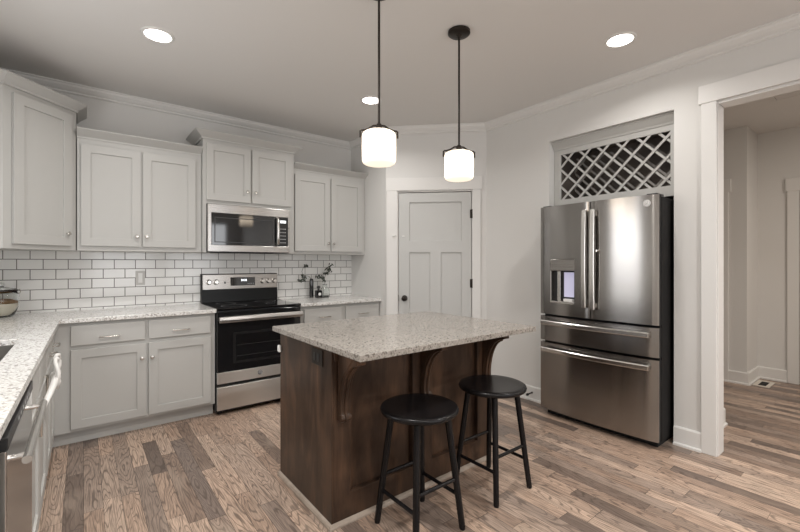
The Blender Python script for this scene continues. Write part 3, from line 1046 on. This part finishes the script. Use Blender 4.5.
MB(GM).lathe([(0.010, 0.03), (0.013, 0.045), (0.010, 0.06), (0, 0.062)], (SP + 0.062, -0.006, 1.395), 12, 'Y').build('door_stop', 'steel_bright', drr, smooth=True)
script_badge((0.847, 0.0085, 1.722), 0.024, GM, drr, ink='badge_ink_grey')

# ------------------------------------------------------------------ wine rack over the fridge
wr = root('wine_rack', (3.66, 1.58, 1.80), 'grey lattice wine rack cabinet built in above the refrigerator', 'wine rack')
WX = 3.440
wy0, wy1, wz0, wz1 = 1.0835, 2.0745, 1.800, 2.412
fr = MB().cells([wy0, 1.130, 2.010, wy1], [wz0, 1.880, 2.288, 2.345], lambda i, j: not (i == 1 and j == 1), lambda u, v: (WX, u, v), lambda u, v: (WX + 0.02, u, v))
fr.build('face_frame', 'cabinet_paint', wr, bevel=0.002)
MB().prism([(WX + 0.02, 2.335), (WX - 0.006, 2.335), (WX - 0.012, 2.35), (WX - 0.045, 2.392), (WX - 0.052, 2.398), (WX - 0.052, 2.411), (WX + 0.02, 2.411)], lambda x, z: (x, wy0, z), lambda x, z: (x, wy1, z)).build('crown', 'cabinet_paint', wr)
bx = MB()
bx.box(WX + 0.021, wy0, wz0, 3.95, wy0 + 0.015, wz1)
bx.box(WX + 0.021, wy1 - 0.015, wz0, 3.95, wy1, wz1)
bx.box(WX + 0.021, wy0 + 0.015, wz0, 3.95, wy1 - 0.015, wz0 + 0.015)
bx.box(WX + 0.021, wy0 + 0.015, wz1 - 0.015, 3.95, wy1 - 0.015, wz1)
bx.box(3.94, wy0 + 0.015, wz0 + 0.015, 3.95, wy1 - 0.015, wz1 - 0.015)
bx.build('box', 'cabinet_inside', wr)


def lattice(x, th, name, m):
    ya, yb, za, zb = 1.126, 2.014, 1.876, 2.292
    p = 0.156
    hw = 0.0088
    for sgn, dx in ((1, 0.0), (-1, th)):
        mb = MB()
        # slats: y*1 + sgn*z = const
        k0 = -12
        for k in range(-30, 40):
            cst = 1.552 + sgn * 2.085 + (k + 0.5) * p
            # clip line to the rectangle with a thick band polygon
            poly = [(ya, za), (yb, za), (yb, zb), (ya, zb)]
            for side, lim in ((1, cst + hw * 1.414), (-1, -(cst - hw * 1.414))):
                out = []
                for i in range(len(poly)):
                    P, Q = poly[i], poly[(i + 1) % len(poly)]
                    fp = side * (P[0] + sgn * P[1]) - lim
                    fq = side * (Q[0] + sgn * Q[1]) - lim
                    if fp <= 0:
                        out.append(P)
                    if (fp < 0) != (fq < 0) and fp != fq:
                        tt = fp / (fp - fq)
                        out.append((P[0] + (Q[0] - P[0]) * tt, P[1] + (Q[1] - P[1]) * tt))
                poly = out
                if len(poly) < 3:
                    break
            if len(poly) >= 3:
                mb = MB()
                mb.prism(poly, lambda y, z: (x + dx, y, z), lambda y, z: (x + dx + th * 0.98, y, z))
                mb.build(name, m, wr)


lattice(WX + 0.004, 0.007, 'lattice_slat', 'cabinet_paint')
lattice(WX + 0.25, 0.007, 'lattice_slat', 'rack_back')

# ------------------------------------------------------------------ island
isl = root('kitchen_island', (1.54, 1.95, 0), 'dark stained kitchen island with granite top and carved corbels', 'island')
IX0, IX1, IY0, IY1 = 0.968, 2.125, 1.797, 2.42
MB().box(IX0, IY0, 0.0, IX1, IY1, 0.8835).build('body', 'island_wood', isl, bevel=0.003)
MB().cells([0.915, 2.19], [1.440, 2.445], lambda i, j: True, lambda u, v: (u, v, 0.914), lambda u, v: (u, v, 0.884)).build('countertop', 'granite_tan_dimmed', isl, bevel=0.003)
# front frame of stiles and rails
fr = MB().cells([IX0, IX0 + 0.10, 1.475, 1.625, 2.025, IX1], [0.0, 0.145, 0.80, 0.8835], lambda i, j: not (i in (1, 3) and j == 1), lambda u, v: (u, IY0 - 0.030, v), lambda u, v: (u, IY0 - 0.0005, v))
fr.build('front_frame', 'island_wood', isl, bevel=0.003)
fr = MB().cells([IX0, IX1], [0.82, 0.8835], lambda i, j: True, lambda u, v: (u, IY0 - 0.042, v), lambda u, v: (u, IY0 - 0.0305, v))
fr.build('apron', 'island_wood', isl, bevel=0.003)
MB().box(IX0 - 0.012, IY0 - 0.032, 0.0, IX0 - 0.0005, IY1, 0.8835).build('end_panel', 'island_wood', isl, bevel=0.002)
# shoe moulding
sm = MB()
pr_ = [(0, 0), (0.018, 0), (0.018, 0.008), (0.012, 0.018), (0, 0.022)]
P = [Vector((IX0 - 0.0125, IY1)), Vector((IX0 - 0.0125, IY0 - 0.0325)), Vector((IX1, IY0 - 0.0325)), Vector((IX1, IY1))]
rows = []
for q in range(4):
    row = []
    for off, zz in pr_:
        mp = mitre(P, off)
        row.append(sm.v((mp[q].x, mp[q].y, zz)))
    rows.append(row)
for r0, r1 in zip(rows, rows[1:]):
    for k in range(5):
        sm.bm.faces.new((r0[k], r1[k], r1[(k + 1) % 5], r0[(k + 1) % 5]))
sm.bm.faces.new(rows[0]); sm.bm.faces.new(list(reversed(rows[-1])))
tag(sm.build('shoe_moulding', 'shoe_wood', isl), 'pale wood strip along the foot of the island')
# corbels
def corbel(x0, w=0.05):
    yw = IY0 - 0.0305
    yf = 1.588
    dp = yw - yf
    pts = [(0, 0.8835), (dp, 0.8835), (dp, 0.826)]
    for k in range(1, 11):
        q = k / 10
        # concave sweep from the head down to the scroll
        ang = q * math.pi / 2
        pts.append((dp - 0.012 - (dp - 0.046) * math.sin(ang) ** 0.9 if q < 1 else 0.034, 0.820 - 0.23 * (1 - math.cos(ang)) - 0.02 * q))
    pts += [(0.036, 0.560), (0.046, 0.545), (0.044, 0.528), (0.028, 0.520), (0.0, 0.520)]
    mb = MB()
    mb.prism(pts, lambda d, z: (x0, yw - d, z), lambda d, z: (x0 + w, yw - d, z))
    cb = mb.build('corbel', 'island_wood', isl, bevel=0.003)
    # raised rib along the curve
    rib = MB()
    rib.tube([(x0 + w / 2, yw - d - 0.002, z) for d, z in pts[3:16]], 0.008, 8)
    rib.build('rib', 'island_wood', cb, smooth='all')
    sc = MB().lathe([(0.018, -0.003), (0.018, w + 0.003), (0.008, w + 0.006), (0, w + 0.006)], (x0, yw - 0.030, 0.540), 16, 'X')
    sc.build('scroll', 'island_wood', cb, smooth=True)
    MB().box(x0 + 0.010, yf - 0.006, 0.837, x0 + w - 0.010, yf + 0.001, 0.872).build('rosette', 'island_wood', cb, bevel=0.005)
    # backing strip
    inner = [(0.012, 0.866), (dp - 0.02, 0.866)] + [(d - 0.022, z - 0.01) for d, z in pts[4:13]] + [(0.012, 0.56)]
    MB().prism(inner, lambda d, z: (x0 - 0.003, yw - d, z), lambda d, z: (x0 - 0.0003, yw - d, z)).build('side_panel', 'island_wood', cb, bevel=0.001)


for x in (0.990, 1.530, 2.070):
    corbel(x)
ob = MB().box(IX0 - 0.018, 1.853, 0.775, IX0 - 0.0125, 1.976, 0.858).build('outlet', 'bronze', isl, bevel=0.003)
for yy in (1.885, 1.925):
    MB().box(IX0 - 0.0195, yy, 0.795, IX0 - 0.0178, yy + 0.026, 0.838).build('socket', 'black_plastic', ob, bevel=0.001)
o = MB().box(IX0 - 0.03, 2.395, 0.755, IX0 - 0.0127, 2.428, 0.80).build('corner_guard', 'white_plastic', bevel=0.008, loc=(IX0 - 0.02, 2.41, 0.755))
tag(o, 'small white plastic bumper on the island back corner', 'corner guard')

# ------------------------------------------------------------------ stools
def stool(cx, cy, label):
    st = root('bar_stool', (cx, cy, 0), label, 'stool', 'black bar stools at the island')
    zt = 0.598
    MB().lathe([(0.0, zt - 0.030), (0.182, zt - 0.030), (0.191, zt - 0.024), (0.195, zt - 0.014), (0.191, zt - 0.004), (0.183, zt), (0.16, zt - 0.002), (0.0, zt - 0.005)], (cx, cy, 0), 64).build('seat', 'stool_wood', st, smooth='all')
    MB().box(cx - 0.105, cy - 0.105, zt - 0.046, cx + 0.105, cy + 0.105, zt - 0.0305).build('seat_block', 'stool_wood', st, bevel=0.006)
    ft, tp = 0.150, 0.098
    P = {}
    for sx in (-1, 1):
        for sy in (-1, 1):
            a = Vector((cx + sx * ft, cy + sy * ft, 0.0))
            b = Vector((cx + sx * tp, cy + sy * tp, zt - 0.044))
            P[sx, sy] = lambda z, a=a, b=b: a + (b - a) * (z / (zt - 0.044))
            L_ = MB().tube([a, a + (b - a) * 0.02, a + (b - a) * 0.5, b], [0.013, 0.0155, 0.0165, 0.0165], 14)
            L_.build('leg', 'stool_wood', st, smooth=True)
    for s_, z in ((-1, 0.245), (1, 0.245)):
        MB().tube([P[-1, s_](z), P[1, s_](z)], 0.0095, 10).build('stretcher', 'stool_wood', st, smooth=True)
    for s_, z in ((-1, 0.168), (1, 0.168)):
        MB().tube([P[s_, -1](z), P[s_, 1](z)], 0.0095, 10).build('stretcher', 'stool_wood', st, smooth=True)
    return st


s1 = stool(1.311, 1.520, 'round black wooden bar stool nearest the camera, at island left half')
s2 = copy_tree(s1)
s2.location = (1.885, 1.533, 0)
s2['label'] = 'round black wooden bar stool farther away, beside island right end'

# ------------------------------------------------------------------ pendants
def pendant(cx, cy, zb, label):
    pt = root('pendant_light', (cx, cy, zb), label, 'pendant lamp', 'drum pendants over the island')
    zt = zb + 0.172
    MB().lathe([(0.070, H - 0.0005), (0.070, H - 0.014), (0.060, H - 0.022), (0.02, H - 0.025), (0.012, H - 0.034), (0, H - 0.034)], (cx, cy, 0), 32).build('ceiling_plate', 'bronze', pt, smooth=True)
    MB().tube([(cx, cy, zt + 0.03), (cx, cy, H - 0.03)], 0.0065, 12).build('rod', 'bronze', pt, smooth=True)
    # bracket: curved bar clasping the shade on two sides
    mb = MB()
    dx, dy = math.cos(-0.55), math.sin(-0.55)
    pts = []
    for q, zz in ((-0.1, -0.03), (-0.1, 0.004), (-0.094, 0.008), (-0.078, 0.010), (-0.055, 0.018), (-0.03, 0.034), (-0.012, 0.036), (0.012, 0.036), (0.03, 0.034), (0.055, 0.018), (0.078, 0.010), (0.094, 0.008), (0.1, 0.004), (0.1, -0.03)):
        pts.append((cx + dx * q, cy + dy * q, zt + zz))
    mb.tube(pts, 0.0055, 8)
    mb.lathe([(0.016, zt + 0.022), (0.018, zt + 0.03), (0.012, zt + 0.045), (0, zt + 0.046)], (cx, cy, 0), 16)
    mb.build('bracket', 'bronze', pt, smooth='all')
    MB().lathe([(0.0, zb), (0.077, zb + 0.001), (0.086, zb + 0.008), (0.0905, zb + 0.02), (0.0905, zt - 0.02), (0.087, zt - 0.008), (0.077, zt - 0.001), (0.0, zt)], (cx, cy, 0), 48).build('shade', 'shade_glass', pt, smooth='all')
    return pt


p1 = pendant(1.249, 1.779, 1.832, 'white drum pendant nearest the camera, left of the two')
p2 = copy_tree(p1)
p2.location = (1.868, 1.782, 1.828)
p2['label'] = 'white drum pendant on dark rod, farther right with its ceiling plate showing'

# ------------------------------------------------------------------ recessed ceiling lights
def can(x, y, label, e=1.0):
    c = root('recessed_light', (x, y, H), label, 'ceiling light', 'recessed ceiling lights')
    MB().lathe([(0.074, H - 0.004), (0.078, H - 0.008), (0.092, H - 0.006), (0.097, H - 0.0003), (0.074, H - 0.0003)], (x, y, 0), 40).build('trim_ring', 'trim_paint', c, smooth=True)
    MB().lathe([(0.0, H - 0.0045), (0.0745, H - 0.0045), (0.0745, H - 0.001), (0, H - 0.001)], (x, y, 0), 40).build('lens', 'lens', c)
    l = bpy.data.lights.new('can_lamp', 'AREA')
    l.shape = 'DISK'
    l.size = 0.14
    l.energy = 14.5 * e
    l.color = (1.0, 0.97, 0.93)
    l.spread = R(150)
    lo = bpy.data.objects.new('can_lamp', l)
    COL.objects.link(lo)
    lo.parent = c
    lo.location = (0, 0, -0.012)
    return c


can(0.377, 3.006, 'round recessed light in ceiling above the left upper cabinet', 0.6)
for x, y, lb, e in ((2.036, 3.025, 'round recessed light in ceiling behind the left pendant rod', 0.62),
                    (2.774, 1.20, 'round recessed light in ceiling in front of the refrigerator', 0.5),
                    (0.377, 1.20, 'added unseen recessed light in ceiling above the sink run', 1.75),  # this and the next two are unseen cans added to brighten the room
                    (0.377, -0.6, 'added unseen recessed light in ceiling behind the camera', 1.6),
                    (2.4, -0.6, 'added unseen recessed light in ceiling near the rear wall', 1.6)):
    can(x, y, lb, e)
hl = area_lamp('hall_fill', (4.6, -0.9, H - 0.02), (0, 0, 0), 0.25, 0.25, 44, (1.0, 0.90, 0.80), 'DISK')  # unseen lamp without fixture, added to brighten the hall

# ------------------------------------------------------------------ small things
# jar on the left counter
jr = root('glass_jar', (-0.47, 4.08, CZ1), 'lidded glass jar of cream and brown contents in counter corner', 'jar')
jc = (-0.47, 4.08, CZ1)
MB().lathe([(0.0, 0.001), (0.060, 0.001), (0.072, 0.012), (0.096, 0.075), (0.098, 0.10), (0.096, 0.165), (0.085, 0.185), (0.082, 0.185), (0.092, 0.163), (0.094, 0.10), (0.092, 0.076), (0.068, 0.014), (0.0, 0.006)], jc, 40).build('jar_body', 'clear_glass', jr, smooth='all')
MB().lathe([(0.0, 0.008), (0.065, 0.015), (0.0905, 0.076), (0.092, 0.098), (0.0, 0.098)], jc, 32).build('cream_layer', 'cream', jr, smooth=True)
mb = MB()
mb.lathe([(0.0, 0.0985), (0.0915, 0.0985), (0.091, 0.112), (0.05, 0.128), (0.0, 0.132)], jc, 32)
mb.build('brown_layer', 'granola', jr, smooth='all')
lid = MB().lathe([(0.084, 0.198), (0.08, 0.206), (0.04, 0.214), (0.018, 0.218), (0.014, 0.226), (0.02, 0.236), (0.016, 0.246), (0, 0.25)], jc, 32).build('lid', 'clear_glass', jr, smooth='all')
MB().lathe([(0.086, 0.186), (0.094, 0.187), (0.094, 0.197), (0.086, 0.1975)], jc, 32).build('lid_ring', 'bronze', lid, smooth=True)
mb = MB()
mb.tube([(jc[0] + 0.096, jc[1], CZ1 + 0.165), (jc[0] + 0.104, jc[1], CZ1 + 0.18), (jc[0] + 0.098, jc[1], CZ1 + 0.2)], 0.003, 6)
mb.build('clasp', 'nickel', jr)

# bottles and vase beside the range
bt = MB().lathe([(0, 0.0), (0.021, 0.0), (0.023, 0.004), (0.023, 0.19), (0.020, 0.205), (0.017, 0.212), (0.014, 0.212), (0.014, 0.19), (0, 0.19)], (2.028, 4.215, CZ1), 28)
o = bt.build('bottle_vase', 'black_glass', smooth=True, loc=(2.028, 4.215, CZ1))
tag(o, 'slim tall black bottle vase beside the range', 'vase')
sbv = root('stoppered_bottle', (2.075, 4.135, CZ1), 'small square black bottle with round stopper and pale label', 'bottle')
MB().box(2.075 - 0.034, 4.135 - 0.028, CZ1 + 0.0005, 2.075 + 0.034, 4.135 + 0.028, CZ1 + 0.085).build('bottle_body', 'black_glass', sbv, bevel=0.008)
MB().lathe([(0.014, 0.0855), (0.012, 0.098), (0.012, 0.104), (0.018, 0.112), (0.021, 0.122), (0.018, 0.132), (0, 0.138)], (2.075, 4.135, CZ1), 20).build('stopper', 'black_plastic', sbv, smooth=True)
q = MB(frame((2.077, 4.135, 0), (1, 0, 0), (0, -1, 0))).lathe([(0.017, 0.0282), (0.017, 0.029), (0, 0.029)], (0, 0, CZ1 + 0.044), 20, 'Y')
q.build('bottle_label', 'white_plastic', sbv)
vs_ = MB().lathe([(0, 0.0), (0.046, 0.0), (0.052, 0.006), (0.054, 0.05), (0.05, 0.09), (0.026, 0.118), (0.024, 0.14), (0.027, 0.148), (0.024, 0.148), (0.021, 0.14), (0.023, 0.117), (0.046, 0.089), (0.050, 0.05), (0.047, 0.009), (0, 0.006)], (2.175, 4.175, CZ1), 32)
o = vs_.build('glass_vase', 'clear_glass', smooth='all', loc=(2.175, 4.175, CZ1))
tag(o, 'round clear glass vase holding an olive sprig, beside black bottles', 'vase')


def sprig(name, label, pts, leaves, base):
    rt = root(name, base, label, 'sprig', 'sprigs in the vases')
    MB().tube(pts, 0.0025, 6).build('stem', 'twig', rt, smooth='all')
    mb = MB()
    rnd = random.Random(len(pts) * 13 + int(base[0] * 100))
    P = [Vector(p) for p in pts]
    for (px, py, pz, n, sz) in leaves:
        for k in range(n):
            c = Vector((px + rnd.uniform(-1, 1) * sz, py + rnd.uniform(-1, 1) * 0.03, pz + rnd.uniform(-1, 1) * sz))
            d = Vector((rnd.uniform(-1, 1), rnd.uniform(-0.5, 0.5), rnd.uniform(-0.4, 1))).normalized()
            e = d.cross(Vector((rnd.uniform(-.3, .3), 1, rnd.uniform(-.3, .3)))).normalized()
            L2, w2 = 0.024, 0.009
            up = d.cross(e) * 0.003
            vv = [mb.v(c - d * L2), mb.v(c + e * w2 + up), mb.v(c + d * L2), mb.v(c - e * w2 + up)]
            mb.bm.faces.new(vv)
    mb.build('leaves', 'leaf', rt)
    return rt


sprig('olive_sprig', 'dark leafy sprig leaning left out of the black bottle', [(2.028, 4.215, CZ1 + 0.192), (2.02, 4.21, 1.125), (1.985, 4.20, 1.155), (1.925, 4.2, 1.165), (1.905, 4.2, 1.205), (1.925, 4.2, 1.255), (1.955, 4.2, 1.276)],
      [(1.955, 4.2, 1.272, 5, 0.016), (1.885, 4.2, 1.108, 7, 0.018), (1.915, 4.2, 1.112, 5, 0.016), (1.945, 4.2, 1.145, 5, 0.016), (1.912, 4.2, 1.16, 3, 0.012)], (2.028, 4.215, CZ1 + 0.19))
sprig('olive_sprig', 'dark leafy sprig rising right out of the clear vase', [(2.175, 4.175, CZ1 + 0.135), (2.172, 4.172, CZ1 + 0.155), (2.168, 4.18, 1.10), (2.19, 4.19, 1.17), (2.225, 4.2, 1.22), (2.262, 4.2, 1.275)],
      [(2.266, 4.2, 1.277, 5, 0.016), (2.245, 4.2, 1.222, 9, 0.022), (2.215, 4.2, 1.222, 6, 0.018), (2.195, 4.2, 1.17, 8, 0.02), (2.13, 4.2, 1.14, 6, 0.018), (2.165, 4.2, 1.115, 9, 0.022), (2.10, 4.2, 1.14, 3, 0.014)], (2.175, 4.175, CZ1 + 0.135))

# outlet on the backsplash
ol = MB().box(0.365, YB - 0.014, 1.105, 0.437, YB - 0.0092, 1.232).build('wall_outlet', 'tile_outlet', bevel=0.002, loc=(0.40, YB - 0.012, 1.105))
tag(ol, 'pale single outlet plate on the tiled backsplash', 'outlet')
MB().box(0.385, YB - 0.016, 1.125, 0.417, YB - 0.0141, 1.212).build('socket', 'white_plastic', ol, bevel=0.002)
# door stop on the baseboard
dsx = XR - 0.017
st_ = MB().tube([(dsx, 2.245, 0.075), (dsx - 0.02, 2.245, 0.075), (dsx - 0.065, 2.245, 0.072)], [0.009, 0.006, 0.006], 10)
st_.lathe([(0.0, -0.085), (0.011, -0.083), (0.012, -0.066), (0, -0.064)], (dsx, 2.245, 0.072), 12, 'X')
o = st_.build('door_stop', 'black_plastic', smooth=True, loc=(dsx, 2.245, 0.075))
tag(o, 'black door stop sticking out of baseboard left of the refrigerator', 'door stop')
# hall vents
fv = root('floor_vent', (5.745, 1.01, 0), 'beige floor register by the hall baseboard', 'vent')
mbv = MB()
vx0, vx1, vy0, vy1 = 5.61, 5.90, 0.945, 1.08
mbv.cells([vx0, vx0 + 0.04, vx1 - 0.04, vx1], [vy0, vy0 + 0.035, vy1 - 0.035, vy1], lambda i, j: not (i == 1 and j == 1), lambda u, v: (u, v, 0.006), lambda u, v: (u, v, 0.0005))
mbv.build('vent_frame', 'vent_paint', fv)
MB().box(vx0 + 0.04, vy0 + 0.035, 0.0005, vx1 - 0.04, vy1 - 0.035, 0.003).build('grille', 'dark_gap', fv)
cv = root('ceiling_vent', (4.84, 0.68, H), 'ceiling register in the hall', 'vent')
MB().cells([4.76, 4.785, 4.90, 4.925], [0.52, 0.545, 0.775, 0.80], lambda i, j: not (i == 1 and j == 1), lambda u, v: (u, v, H - 0.008), lambda u, v: (u, v, H - 0.0005)).build('vent_frame', 'ceiling_paint', cv)
MB().box(4.785, 0.545, H - 0.003, 4.90, 0.775, H - 0.0005).build('grille', 'dark_gap', cv)
for k in range(4):
    MB().prism([(4.79 + k * 0.028, H - 0.0035), (4.805 + k * 0.028, H - 0.011), (4.808 + k * 0.028, H - 0.011), (4.793 + k * 0.028, H - 0.0035)], lambda x, z: (x, 0.55, z), lambda x, z: (x, 0.77, z)).build('slat', 'ceiling_paint', cv)
